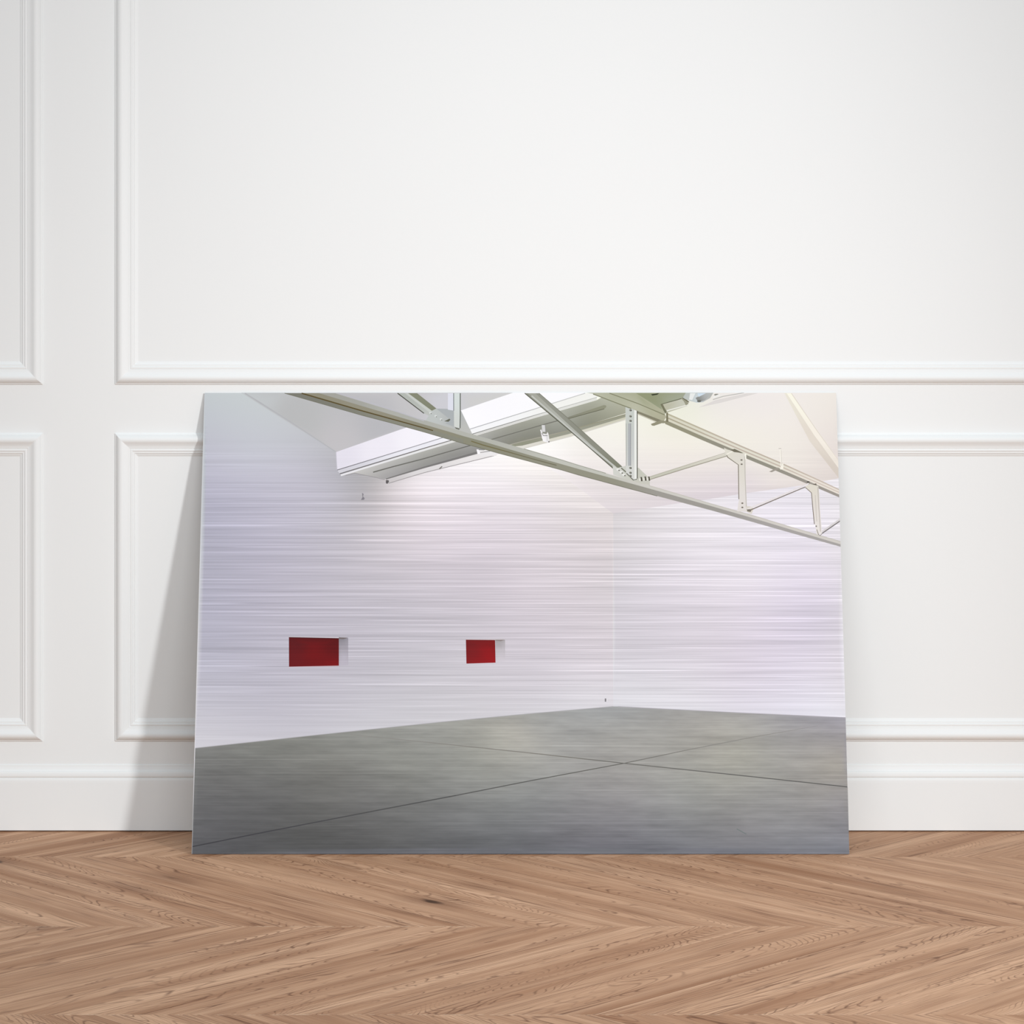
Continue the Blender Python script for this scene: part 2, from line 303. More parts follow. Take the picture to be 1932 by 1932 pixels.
 ([(385.2,720.5),(394.4,720.5),(395.4,692.0),(385.3,693.7)],[(-353.2,1385.5,214,217,228)],0.0),
 ([(394.4,720.5),(404.4,720.5),(404.7,663.7),(395.5,666.2)],[(399.4,714.4,206,215,213),(399.6,671.4,202,207,203)],0.0),
 ([(393.7,720.5),(393.9,692.0),(395.2,692.0),(395.0,720.5)],[(-353.2,1385.5,120,126,128)],0.0),
 ([(404.0,720.5),(404.2,684.3),(403.9,663.7),(405.4,663.6),(405.7,684.3),(405.5,720.5)],[(-353.2,1385.5,84,90,82)],0.0),
 ([(396.3,665.4),(404.7,662.8),(403.0,661.1),(398.0,662.8)],[(-353.2,1385.5,104,106,96)],0.0),
 ([(206.6,720.5),(250.4,706.7),(297.4,692.0),(350.3,676.1),(424.0,653.8),(456.5,644.8),(505.8,630.3),(564.9,612.3),(591.6,603.8),(633.9,591.0),(701.1,571.5),(714.4,567.6),(797.1,542.7),(863.1,523.6),(929.7,503.0),(1001.2,481.9),(1001.0,477.3),(929.6,498.8),(863.0,519.4),(797.0,538.9),(714.3,563.0),(645.5,582.5),(591.5,597.8),(564.9,605.5),(519.1,618.7),(484.5,629.0),(441.4,642.2),(410.3,650.8),(384.2,658.9),(349.5,669.2),(297.5,685.1),(250.5,699.3),(181.4,720.5)],[(213.4,716.1,158,159,152),(314.3,681.7,168,170,163),(422.3,649.1,172,174,166),(598.2,598.7,184,186,177),(722.6,564.7,196,195,188),(928.9,504.7,200,197,191)],0.0),
 ([(181.4,720.5),(250.5,699.3),(297.5,685.1),(349.5,669.2),(384.2,658.9),(410.3,650.8),(441.4,642.2),(484.5,629.0),(519.1,618.7),(564.9,605.5),(591.5,597.8),(645.5,582.5),(714.3,563.0),(797.0,538.9),(863.0,519.4),(929.6,498.8),(1001.0,477.3),(1000.9,473.5),(929.5,493.7),(862.8,513.1),(796.9,532.1),(714.2,554.5),(645.4,573.2),(591.5,588.1),(564.9,596.1),(510.4,611.1),(464.9,623.4),(432.8,632.8),(410.3,638.8),(384.3,646.5),(349.6,657.0),(297.6,671.8),(250.7,684.3),(126.9,720.5)],[(171.5,712.7,140,137,119),(264.0,688.6,142,139,122),(347.9,664.5,136,134,116),(431.5,638.8,134,134,116),(598.1,588.5,140,140,124),(763.9,543.5,150,148,142),(928.7,497.1,160,157,155)],0.0),
 ([(153.8,720.5),(250.5,692.0),(347.9,664.5),(362.1,660.2),(409.8,645.7),(409.8,639.0),(349.6,657.2),(297.6,672.0),(250.6,684.4),(126.9,720.5)],[(146.3,717.9,120,121,111),(347.9,661.1,132,133,120)],0.0),
 ([(153.5,719.4),(250.3,690.6),(347.6,663.2),(361.9,659.0),(362.3,660.6),(348.1,665.0),(250.8,692.6),(154.0,721.5)],[(-353.2,1385.5,88,76,44)],0),
 ([(422.1,641.9),(441.3,635.4),(483.9,623.5),(518.9,613.2),(556.4,603.0),(556.8,604.6),(519.3,614.9),(484.3,625.1),(441.8,637.1),(422.6,643.5)],[(422.3,642.2,110,104,72),(548.2,605.5,112,110,90)],0.0),
 ([(126.8,720.0),(250.5,683.8),(297.5,671.3),(349.5,656.5),(384.2,646.0),(410.2,638.3),(432.7,632.3),(464.8,622.9),(510.3,610.6),(564.7,595.7),(591.3,587.6),(645.3,572.7),(714.1,554.0),(714.3,555.0),(645.6,573.7),(591.6,588.6),(565.0,596.6),(510.6,611.6),(465.1,623.9),(432.9,633.3),(410.4,639.3),(384.5,647.0),(349.7,657.5),(297.8,672.3),(250.8,684.8),(127.1,721.0)],[(-353.2,1385.5,112,112,98)],0.0),
 ([(505.6,629.7),(564.8,611.8),(591.4,603.3),(633.8,590.5),(634.1,591.6),(591.7,604.3),(565.1,612.9),(505.9,630.8)],[(-353.2,1385.5,150,152,140)],0.0),
 ([(701.0,571.1),(714.2,567.2),(796.9,542.3),(862.9,523.2),(929.6,502.6),(1001.0,481.5),(1001.3,482.3),(929.8,503.4),(863.2,524.1),(797.2,543.1),(714.5,568.0),(701.2,571.9)],[(-353.2,1385.5,186,183,174)],0.0),
 ([(213.1,719.8),(263.6,704.3),(347.6,675.0),(348.0,676.3),(264.0,705.6),(213.5,721.1)],[(-353.2,1385.5,182,183,190)],0.0),
 ([(506.7,720.5),(529.4,720.5),(572.8,681.7),(621.8,636.3),(669.7,591.9),(659.7,589.3),(646.5,597.8),(609.2,632.0),(572.7,664.5)],[(515.1,714.4,158,160,150),(565.2,680.0,168,171,162),(615.1,632.8,172,175,168),(656.5,598.7,184,186,180)],0.0),
 ([(506.7,720.5),(511.8,720.5),(576.0,666.2),(649.8,597.8),(646.5,597.8),(572.7,664.5)],[(-353.2,1385.5,138,140,128)],0.0),
 ([(529.4,720.5),(572.8,681.7),(621.8,636.3),(671.4,590.2),(663.9,588.5),(615.1,632.8),(566.9,678.3),(523.5,720.5)],[(531.9,714.4,142,144,134),(615.1,637.1,134,136,124),(664.8,594.4,120,122,106)],0.0),
 ([(506.3,719.9),(572.2,663.5),(608.8,631.0),(645.2,598.2),(646.1,599.2),(609.7,632.1),(573.1,664.6),(507.2,721.0)],[(-353.2,1385.5,84,86,72)],0.0),
 ([(529.0,720.0),(572.4,681.3),(621.4,635.8),(669.4,591.5),(670.1,592.3),(622.1,636.7),(573.1,682.1),(529.7,720.9)],[(-353.2,1385.5,120,122,108)],0.0),
 ([(516.8,715.2),(566.0,671.3),(611.8,630.1),(649.0,599.4),(650.6,601.4),(613.4,632.1),(567.7,673.2),(518.4,717.1)],[(-353.2,1385.5,186,189,183)],0.0),
 ([(644.9,603.0),(653.2,599.6),(664.8,603.0),(685.6,599.6),(702.9,582.5),(702.8,571.5),(681.2,576.6),(645.6,588.5)],[(648.1,594.4,200,202,196),(681.4,590.2,188,190,178),(699.5,577.4,192,192,182)],0.0),
 ([(655.6,596.3),(654.1,595.3),(652.1,595.3),(650.7,596.3),(650.7,597.7),(652.1,598.7),(654.2,598.7),(655.6,597.7)],[(-353.2,1385.5,224,225,221)],0.0),
 ([(656.0,595.4),(655.3,594.9),(654.3,594.9),(653.5,595.4),(653.6,596.1),(654.3,596.6),(655.3,596.6),(656.0,596.1)],[(-353.2,1385.5,84,84,74)],0.0),
 ([(660.5,592.0),(659.1,591.0),(657.1,591.0),(655.6,592.0),(655.6,593.5),(657.1,594.5),(659.1,594.5),(660.5,593.5)],[(-353.2,1385.5,224,225,221)],0.0),
 ([(661.0,591.1),(660.2,590.6),(659.2,590.6),(658.5,591.1),(658.5,591.8),(659.2,592.3),(660.3,592.3),(661.0,591.8)],[(-353.2,1385.5,84,84,74)],0.0),
 ([(664.7,587.8),(663.2,586.8),(661.2,586.8),(659.7,587.8),(659.7,589.2),(661.2,590.2),(663.2,590.2),(664.7,589.2)],[(-353.2,1385.5,224,225,221)],0.0),
 ([(665.1,586.9),(664.4,586.3),(663.3,586.3),(662.6,586.9),(662.6,587.6),(663.4,588.1),(664.4,588.1),(665.1,587.6)],[(-353.2,1385.5,84,84,74)],0.0),
 ([(657.5,598.8),(669.1,588.7),(675.6,581.1),(677.0,582.3),(670.3,590.0),(658.8,600.3)],[(-353.2,1385.5,112,114,98)],0.0),
 ([(665.8,698.0),(684.2,695.5),(682.9,580.8),(677.9,579.1),(665.6,591.0)],[(674.0,680.0,190,196,190),(673.4,628.6,186,190,190),(673.1,594.4,204,206,202)],0.0),
 ([(679.6,696.3),(684.2,695.5),(682.9,580.8),(678.8,580.8)],[(-353.2,1385.5,224,227,222)],0.0),
 ([(669.7,671.4),(673.5,671.4),(672.8,603.0),(669.0,603.0)],[(-353.2,1385.5,166,170,172)],0.0),
 ([(673.4,671.4),(672.7,603.0),(673.7,603.0),(674.4,671.4)],[(-353.2,1385.5,142,144,146)],0.0),
 ([(666.2,671.4),(665.5,603.0),(666.7,603.0),(667.4,671.4)],[(-353.2,1385.5,168,170,164)],0.0),
 ([(683.7,695.5),(682.5,582.5),(683.9,582.5),(685.1,695.5)],[(-353.2,1385.5,66,66,56)],0.0),
 ([(665.9,590.6),(676.8,579.4),(683.1,581.0),(682.8,582.3),(677.4,580.6),(666.9,591.5)],[(-353.2,1385.5,86,86,74)],0.0),
 ([(675.7,692.2),(674.5,691.1),(672.8,691.1),(671.7,692.1),(671.7,693.6),(672.9,694.6),(674.5,694.6),(675.7,693.6)],[(-353.2,1385.5,128,130,120)],0.0),
 ([(675.5,691.8),(675.0,691.2),(674.2,691.2),(673.8,691.8),(673.8,692.6),(674.3,693.1),(675.0,693.1),(675.5,692.6)],[(-353.2,1385.5,58,58,50)],0.0),
 ([(675.6,682.3),(674.4,681.2),(672.7,681.2),(671.6,682.3),(671.6,683.7),(672.8,684.7),(674.4,684.7),(675.6,683.7)],[(-353.2,1385.5,128,130,120)],0.0),
 ([(675.3,681.9),(674.8,681.3),(674.1,681.3),(673.6,681.9),(673.7,682.7),(674.2,683.2),(674.9,683.2),(675.4,682.7)],[(-353.2,1385.5,58,58,50)],0.0),
 ([(675.5,675.0),(674.3,673.9),(672.7,673.9),(671.5,674.9),(671.5,676.4),(672.7,677.4),(674.4,677.4),(675.5,676.4)],[(-353.2,1385.5,128,130,120)],0.0),
 ([(675.3,674.6),(674.8,674.0),(674.1,674.0),(673.6,674.6),(673.6,675.4),(674.1,675.9),(674.8,675.9),(675.3,675.4)],[(-353.2,1385.5,58,58,50)],0.0),
 ([(674.7,598.8),(673.5,597.8),(671.9,597.8),(670.7,598.8),(670.7,600.3),(671.9,601.3),(673.6,601.3),(674.7,600.3)],[(-353.2,1385.5,128,130,120)],0.0),
 ([(674.5,598.5),(674.0,597.9),(673.3,597.9),(672.8,598.5),(672.8,599.3),(673.3,599.8),(674.0,599.8),(674.5,599.3)],[(-353.2,1385.5,58,58,50)],0.0),
 ([(674.6,591.2),(673.5,590.2),(671.8,590.2),(670.6,591.2),(670.6,592.6),(671.8,593.6),(673.5,593.6),(674.6,592.6)],[(-353.2,1385.5,128,130,120)],0.0),
 ([(674.4,590.8),(673.9,590.3),(673.2,590.3),(672.7,590.8),(672.7,591.6),(673.2,592.2),(673.9,592.2),(674.4,591.6)],[(-353.2,1385.5,58,58,50)],0.0),
 ([(674.6,586.1),(673.4,585.1),(671.7,585.1),(670.6,586.1),(670.6,587.5),(671.8,588.5),(673.4,588.5),(674.6,587.5)],[(-353.2,1385.5,128,130,120)],0.0),
 ([(674.3,585.7),(673.8,585.2),(673.1,585.2),(672.6,585.7),(672.7,586.5),(673.2,587.0),(673.9,587.0),(674.3,586.5)],[(-353.2,1385.5,58,58,50)],0.0),
 ([(688.3,585.1),(690.5,585.1),(691.5,578.3),(689.1,578.3)],[(-353.2,1385.5,66,64,52)],0.0),
 ([(688.6,579.9),(687.9,578.5),(687.0,578.5),(686.4,579.9),(686.4,581.8),(687.1,583.2),(688.0,583.2),(688.6,581.8)],[(-353.2,1385.5,222,221,214)],0.0),
 ([(694.5,585.9),(696.7,585.9),(697.8,579.1),(695.4,579.1)],[(-353.2,1385.5,66,64,52)],0.0),
 ([(694.8,580.7),(694.2,579.3),(693.3,579.3),(692.7,580.7),(692.7,582.7),(693.3,584.0),(694.2,584.0),(694.8,582.7)],[(-353.2,1385.5,222,221,214)],0.0),
 ([(700.4,585.9),(702.5,585.9),(703.6,579.1),(701.2,579.1)],[(-353.2,1385.5,66,64,52)],0.0),
 ([(700.6,580.7),(700.0,579.3),(699.1,579.3),(698.5,580.7),(698.5,582.7),(699.2,584.0),(700.0,584.0),(700.7,582.7)],[(-353.2,1385.5,222,221,214)],0.0),
 ([(604.0,721.3),(766.6,721.3),(758.1,712.7),(721.9,702.3),(730.0,681.7),(725.8,674.8),(715.8,678.3),(675.0,695.5),(614.9,719.6)],[(615.7,720.5,176,179,160),(649.2,714.4,168,171,150),(699.5,712.7,150,155,126),(749.8,717.9,156,160,138),(716.0,692.9,172,172,148),(725.8,680.0,166,165,142),(682.5,697.2,178,180,160)],0.0),
 ([(682.8,720.5),(766.6,720.5),(758.1,712.7),(722.0,703.2),(723.5,693.7)],[(699.5,716.1,138,144,114),(749.8,717.0,152,158,138)],0.0),
 ([(640.6,719.8),(686.5,702.6),(727.3,684.5),(727.9,685.8),(687.0,703.8),(641.1,721.1)],[(-353.2,1385.5,122,124,98)],0.0),
 ([(614.6,718.4),(674.7,694.7),(675.3,696.2),(615.1,719.9)],[(-353.2,1385.5,126,128,104)],0.0),
 ([(706.2,718.7),(719.7,720.8),(716.3,717.9),(708.7,716.6)],[(-353.2,1385.5,56,62,44)],0.0),
 ([(675.0,695.5),(715.8,679.1),(725.8,674.8),(725.7,671.4),(714.1,674.0),(684.9,687.7),(685.0,692.0)],[(-353.2,1385.5,126,124,104)],0.0),
 ([(684.6,686.1),(715.4,672.3),(716.1,673.9),(685.3,687.6)],[(-353.2,1385.5,190,188,172)],0.0),
 ([(730.1,689.0),(790.8,661.5),(848.7,635.0),(908.2,608.9),(1000.3,565.7),(999.9,552.4),(898.7,596.1),(844.2,619.2),(788.0,643.5),(728.2,670.5)],[(732.5,680.0,205,204,186),(848.6,628.6,214,212,198),(996.8,560.5,222,216,206)],0.0),
 ([(730.1,689.0),(790.8,661.5),(848.7,635.0),(908.2,608.9),(1000.3,565.7),(1000.2,563.9),(906.9,607.1),(848.1,632.8),(790.4,659.0),(729.9,686.4)],[(732.6,686.8,176,172,148),(848.7,632.0,182,172,158),(996.8,562.2,190,178,166)],0.0),
 ([(729.5,682.7),(789.8,655.4),(847.2,629.6),(905.0,604.6),(1000.1,561.2),(1000.1,559.6),(903.8,603.0),(846.7,627.7),(789.5,653.2),(729.3,680.5)],[(732.6,681.7,166,160,138),(848.6,628.6,184,172,160),(996.7,558.8,200,188,178)],0.0),
 ([(728.9,676.8),(788.9,649.6),(845.8,624.5),(902.0,600.5),(1000.0,556.9),(999.9,552.4),(898.7,596.1),(844.2,619.2),(788.0,643.5),(728.2,670.5)],[(732.5,674.8,142,140,118),(848.5,621.7,140,138,126),(996.7,555.4,150,145,138)],0.0),
 ([(705.6,670.5),(720.8,676.5),(734.1,674.8),(730.7,671.4),(724.1,672.2),(710.6,667.5),(707.3,667.9)],[(-353.2,1385.5,140,138,116)],0.0),
 ([(890.4,593.6),(903.8,600.4),(908.0,598.7),(894.5,592.7)],[(-353.2,1385.5,152,147,138)],0.0),
 ([(730.2,691.1),(732.7,692.0),(733.3,674.0),(729.9,674.0)],[(-353.2,1385.5,118,115,92)],0.0),
 ([(721.9,702.3),(758.1,712.7),(765.6,708.4),(763.8,699.8),(731.0,688.6)],[(728.6,695.5,178,178,158),(758.0,705.8,190,192,178)],0.0),
 ([(731.3,691.1),(764.9,700.6),(764.4,702.4),(730.8,692.9)],[(-353.2,1385.5,222,223,214)],0.0),
 ([(722.1,701.8),(758.3,712.1),(758.0,713.3),(721.8,702.9)],[(-353.2,1385.5,90,94,72)],0.0),
 ([(721.1,702.3),(724.5,703.2),(731.0,690.3),(728.4,686.8)],[(-353.2,1385.5,112,113,90)],0.0),
 ([(753.1,712.7),(763.1,711.0),(765.5,703.2),(761.3,700.6),(758.0,707.5)],[(-353.2,1385.5,146,146,126)],0.0),
 ([(761.6,721.3),(805.2,721.3),(800.0,712.7),(788.2,705.8),(778.9,704.9),(766.4,708.4),(756.4,712.7)],[(766.6,717.9,176,182,176),(779.1,714.4,200,211,216),(795.9,714.4,170,172,168)],0.0),
 ([(768.3,720.5),(776.7,720.5),(771.5,709.2),(766.5,710.1)],[(-353.2,1385.5,222,226,224)],0.0),
 ([(776.6,712.7),(785.0,717.0),(795.1,720.5),(800.1,718.7),(791.6,709.2),(781.5,705.8)],[(781.5,708.4,128,130,126),(795.9,717.0,176,180,180)],0.0),
 ([(780.0,720.5),(793.4,720.5),(781.6,714.4)],[(-353.2,1385.5,198,214,226)],0.0),
 ([(785.4,706.9),(783.6,705.9),(781.0,705.9),(779.2,706.8),(779.2,708.2),(781.1,709.1),(783.6,709.1),(785.4,708.2)],[(-353.2,1385.5,96,98,92)],0.0),
 ([(814.0,717.2),(811.8,716.3),(808.5,716.3),(806.3,717.2),(806.3,718.5),(808.6,719.5),(811.8,719.5),(814.0,718.5)],[(-353.2,1385.5,140,140,132)],0.0),
 ([(756.1,712.1),(766.0,705.2),(766.8,706.4),(756.8,713.3)],[(-353.2,1385.5,96,94,74)],0.0),
 ([(804.4,709.4),(820.3,714.6),(853.9,720.6),(853.7,722.0),(820.0,715.9),(804.0,710.8)],[(-353.2,1385.5,178,178,174)],0.0),
 ([(804.7,712.3),(815.6,716.7),(814.8,719.1),(803.8,714.8)],[(-353.2,1385.5,228,229,226)],0.0),
 ([(781.3,697.2),(808.3,709.2),(858.8,720.5),(875.6,720.5),(816.6,704.9)],[(-353.2,1385.5,212,209,206)],0.0),
 ([(917.5,720.5),(928.4,720.5),(967.1,660.2),(999.9,612.3),(999.9,583.4),(955.7,642.2)],[(924.1,716.1,224,221,207),(961.9,654.2,218,211,200),(997.8,594.4,206,198,188)],0.0),
 ([(920.9,720.5),(928.4,720.5),(967.1,660.2),(999.9,612.3),(999.6,599.6),(962.7,652.5)],[(925.8,714.4,240,239,224),(966.1,654.2,236,231,220),(998.1,607.2,228,222,212)],0.3),
 ([(928.0,720.1),(966.6,659.9),(999.5,612.0),(1000.4,612.7),(967.5,660.5),(928.9,720.8)],[(-353.2,1385.5,214,208,196)],0.0),
 ([(703.6,581.2),(765.4,600.8),(826.5,619.7),(825.4,623.8),(764.2,605.1),(702.3,585.6)],[(702.9,583.4,188,188,174),(826.0,621.7,204,202,190)],0),
 ([(703.1,580.3),(764.9,599.8),(826.1,618.6),(825.7,619.7),(764.6,601.0),(702.7,581.4)],[(-353.2,1385.5,146,143,128)],0.0),
 ([(703.1,585.1),(765.0,605.1),(823.6,623.9),(823.4,624.7),(764.7,605.9),(702.8,585.9)],[(-353.2,1385.5,168,165,150)],0.0),
 ([(820.3,632.0),(825.3,629.4),(836.0,626.0),(853.5,621.7),(854.1,611.5),(853.5,581.7),(854.4,543.5),(855.7,529.1),(839.1,530.0),(842.0,547.7),(842.3,604.7),(831.6,613.2),(824.2,618.3),(822.6,621.7)],[(831.8,623.4,212,210,198),(848.3,611.5,212,209,200),(848.4,535.1,216,212,208)],0.0),
 ([(823.7,619.7),(825.5,616.1),(841.7,604.5),(841.4,549.4),(842.6,549.5),(842.9,604.8),(826.3,617.1),(824.8,620.3)],[(-353.2,1385.5,112,106,92)],0.0),
 ([(852.0,618.3),(852.1,581.7),(852.8,536.7),(854.0,536.8),(853.2,581.7),(853.1,618.3)],[(-353.2,1385.5,182,178,172)],0.0),
 ([(852.9,622.5),(853.1,613.1),(855.1,613.2),(854.9,622.6)],[(-353.2,1385.5,240,239,228)],0.0),
 ([(824.6,621.0),(835.5,626.2),(834.9,627.5),(824.0,622.4)],[(-353.2,1385.5,232,230,218)],0.0),
 ([(830.3,628.6),(837.0,630.3),(851.0,623.4),(836.0,625.1)],[(-353.2,1385.5,112,108,92)],0.0),
 ([(849.2,611.8),(848.2,611.1),(846.7,611.1),(845.7,611.8),(845.7,612.9),(846.7,613.6),(848.2,613.6),(849.2,612.9)],[(-353.2,1385.5,138,132,122)],0.0),
 ([(848.2,612.0),(847.7,611.6),(847.1,611.6),(846.7,612.0),(846.7,612.6),(847.1,613.0),(847.8,613.0),(848.2,612.6)],[(-353.2,1385.5,90,86,78)],0.0),
 ([(849.3,605.0),(848.3,604.3),(846.8,604.3),(845.8,605.0),(845.8,606.0),(846.8,606.8),(848.3,606.8),(849.3,606.0)],[(-353.2,1385.5,138,132,122)],0.0),
 ([(848.3,605.2),(847.9,604.8),(847.2,604.8),(846.8,605.2),(846.8,605.8),(847.2,606.2),(847.9,606.2),(848.3,605.8)],[(-353.2,1385.5,90,86,78)],0.0),
 ([(849.1,542.6),(848.1,541.8),(846.6,541.8),(845.6,542.6),(845.6,543.6),(846.7,544.3),(848.1,544.3),(849.1,543.6)],[(-353.2,1385.5,138,132,122)],0.0),
 ([(848.1,542.8),(847.7,542.4),(847.0,542.4),(846.6,542.8),(846.6,543.4),(847.1,543.8),(847.7,543.8),(848.1,543.4)],[(-353.2,1385.5,90,86,78)],0.0),
 ([(849.0,535.8),(847.9,535.1),(846.5,535.1),(845.5,535.8),(845.5,536.8),(846.5,537.6),(848.0,537.6),(849.0,536.8)],[(-353.2,1385.5,138,132,122)],0.0),
 ([(848.0,536.0),(847.5,535.6),(846.9,535.6),(846.5,536.0),(846.5,536.6),(846.9,537.0),(847.6,537.0),(848.0,536.6)],[(-353.2,1385.5,90,86,78)],0.0),
 ([(853.4,538.4),(863.4,537.6),(864.1,531.7),(861.5,525.8),(854.1,529.1)],[(-353.2,1385.5,208,204,194)],0.0),
 ([(856.1,529.6),(905.5,550.8),(955.8,572.1),(955.3,573.5),(904.9,552.3),(855.4,531.3)],[(-353.2,1385.5,128,120,112)],0),
 ([(854.1,533.4),(862.4,533.4),(859.9,529.1),(854.9,530.0)],[(-353.2,1385.5,120,114,104)],0.0),
 ([(855.3,532.9),(905.6,553.2),(952.6,574.0),(952.0,575.7),(904.9,555.0),(854.7,534.7)],[(-353.2,1385.5,220,215,214)],0.0),
 ([(946.4,569.8),(953.9,574.0),(967.2,570.6),(968.4,556.2),(968.7,535.1),(970.9,494.6),(962.6,492.9),(957.8,530.8),(956.1,559.6)],[(955.5,568.9,214,210,198),(962.9,535.1,216,211,206),(966.0,497.1,222,218,214)],0.0),
 ([(946.7,567.7),(955.5,559.4),(957.2,530.8),(958.7,509.7),(959.9,509.8),(958.4,530.9),(956.6,559.8),(947.5,568.5)],[(-353.2,1385.5,122,114,104)],0.0),
 ([(965.8,568.9),(966.5,535.0),(968.0,497.9),(969.0,498.0),(967.5,535.1),(966.8,569.0)],[(-353.2,1385.5,178,172,168)],0.0),
 ([(961.4,556.2),(962.7,513.9),(963.6,514.0),(962.2,556.2)],[(-353.2,1385.5,190,184,178)],0.0),
 ([(963.3,505.8),(962.6,505.1),(961.6,505.1),(960.9,505.8),(960.9,506.9),(961.6,507.6),(962.7,507.6),(963.4,506.9)],[(-353.2,1385.5,130,124,120)],0.0),
 ([(962.3,501.1),(964.6,493.5),(967.6,490.7),(971.3,494.2),(970.5,494.9),(967.4,491.7),(965.6,494.0),(963.3,501.5)],[(-353.2,1385.5,138,132,124)],0.0),
 ([(972.7,496.5),(1001.4,515.9),(999.7,518.7),(970.9,499.3)],[(-353.2,1385.5,206,203,204)],0.0),
 ([(971.4,494.3),(1000.9,514.1),(1000.0,515.5),(970.5,495.7)],[(-353.2,1385.5,116,112,112)],0.0),
 ([(954.0,576.6),(952.5,576.1),(950.5,576.1),(949.1,576.6),(949.1,577.4),(950.5,578.0),(952.6,578.0),(954.0,577.4)],[(-353.2,1385.5,56,52,46)],0.0),
 ([(957.2,573.2),(964.7,571.5),(963.9,574.9)],[(-353.2,1385.5,110,104,94)],0.0),
 ([(907.9,630.2),(908.9,599.5),(910.4,599.6),(909.4,630.3)],[(-353.2,1385.5,238,235,226)],0.0),
 ([(906.2,630.1),(910.4,630.1),(910.4,631.3),(906.2,631.3)],[(-353.2,1385.5,190,184,178)],0.0),
 ([(911.5,607.2),(913.2,607.2),(912.9,597.8),(907.9,597.0),(908.0,599.6)],[(-353.2,1385.5,236,233,222)],0.0),
 ([(909.6,628.5),(910.2,602.9),(910.9,603.0),(910.2,628.6)],[(-353.2,1385.5,196,192,182)],0.0),
 ([(141.3,331.8),(218.6,330.1),(219.3,287.4),(142.4,285.8)],[(153.6,329.4,84,20,24),(212.7,329.4,84,15,17),(145.8,308.0,98,20,25),(180.3,305.5,110,15,19),(216.3,308.0,94,14,18),(154.4,287.4,104,20,25),(213.3,287.4,122,15,21)],0.5),
 ([(141.3,331.8),(218.6,330.1),(218.7,328.9),(141.3,330.4)],[(-353.2,1385.5,70,14,18)],0.0),
 ([(141.2,332.0),(219.2,330.4),(219.2,331.2),(141.2,332.8)],[(-353.2,1385.5,208,204,207)],0.0),
 ([(142.2,284.9),(219.9,286.5),(219.8,287.3),(142.1,285.7)],[(-353.2,1385.5,196,172,180)],0.0),
 ([(218.6,330.6),(233.1,330.3),(233.8,288.2),(219.3,287.4)],[(223.3,328.6,118,116,122),(229.1,327.8,150,148,158),(226.0,313.8,168,164,174),(226.3,293.2,184,180,192)],0.5),
 ([(218.6,331.4),(233.1,330.8),(225.8,328.6),(218.6,329.1)],[(-353.2,1385.5,112,104,104)],0.0),
 ([(415.2,327.8),(460.4,327.3),(461.2,292.0),(416.2,290.5)],[(420.2,326.1,104,22,25),(457.1,326.1,112,18,20),(418.6,308.0,116,22,26),(453.0,305.5,140,17,22),(424.4,293.2,124,22,26),(457.1,293.2,146,18,24)],0.5),
 ([(415.2,328.0),(475.9,327.7),(475.9,328.5),(415.2,328.8)],[(-353.2,1385.5,200,195,197)],0.0),
 ([(460.7,327.3),(475.9,327.5),(476.0,294.0),(461.2,292.0)],[(465.3,325.3,150,146,148),(470.2,324.5,168,164,168),(468.6,309.6,190,186,193),(470.2,294.8,202,198,206)],0.5),
 ([(460.7,327.8),(475.9,327.8),(469.4,325.3),(460.7,326.1)],[(-353.2,1385.5,138,130,130)],0.0),
 ([(-9.7,159.3),(188.9,180.8),(375.9,200.3),(514.3,213.3),(642.3,224.3),(649.7,224.3),(840.2,214.5),(1011.1,206.8),(1004.8,-6.1),(-5.0,-6.1)],[(10.7,154.4,126,128,126),(27.8,122.1,112,113,112),(28.9,81.8,100,101,102),(14.2,25.8,96,97,100),(108.2,154.4,124,126,122),(125.8,89.8,106,107,107),(159.5,17.8,84,85,85),(221.6,170.6,136,138,134),(206.0,130.1,118,119,115),(351.6,178.7,148,150,146),(319.6,130.1,132,134,129),(433.0,146.3,148,150,144),(502.1,186.0,170,168,160),(514.3,199.1,152,154,152),(644.7,215.3,146,149,150),(644.3,174.7,158,158,154),(782.5,170.6,160,159,153),(838.9,150.3,161,161,152),(905.0,195.0,151,151,153),(986.2,190.9,148,147,153),(984.6,134.2,154,151,142),(757.1,105.9,148,150,146),(878.4,97.9,147,148,146),(983.1,81.8,142,141,143),(659.6,73.8,138,138,140),(514.1,97.9,142,145,144),(392.8,73.8,118,120,120),(288.3,25.8,92,93,93),(433.4,9.8,98,100,103),(554.3,33.8,112,113,117),(715.3,9.8,110,112,118),(956.8,5.8,118,121,128),(836.8,41.7,132,132,134),(958.0,49.7,136,136,138),(271.6,73.8,110,111,111)],0.55),
 ([(-9.6,158.8),(189.0,180.3),(375.9,199.8),(514.3,212.9),(642.4,223.9),(642.3,224.8),(514.3,213.8),(375.8,200.7),(188.9,181.2),(-9.8,159.7)],[(-353.2,1385.5,170,170,174)],0.0),
 ([(649.6,223.9),(840.2,214.1),(1011.1,206.3),(1011.2,207.2),(840.3,215.0),(649.7,224.8)],[(-353.2,1385.5,176,174,182)],0.0),
 ([(-0.4,9.9),(111.0,32.1),(284.8,65.5),(401.0,87.4),(400.7,89.1),(284.4,67.2),(110.6,33.8),(-0.8,11.6)],[(0.1,11.4,66,66,70),(400.8,88.2,80,81,81)],0.3),
 ([(401.0,87.5),(514.3,109.8),(657.9,136.5),(657.7,137.8),(514.0,111.2),(400.7,89.0)],[(400.8,88.2,84,85,84),(652.1,136.6,98,98,94)],0.3),
 ([(657.9,136.5),(758.0,157.5),(855.8,176.6),(956.3,194.1),(956.2,195.0),(855.7,177.6),(757.8,158.6),(657.6,137.8)],[(657.8,137.4,108,108,104),(839.4,173.9,134,133,128),(956.2,195.0,144,143,146)],0.3),
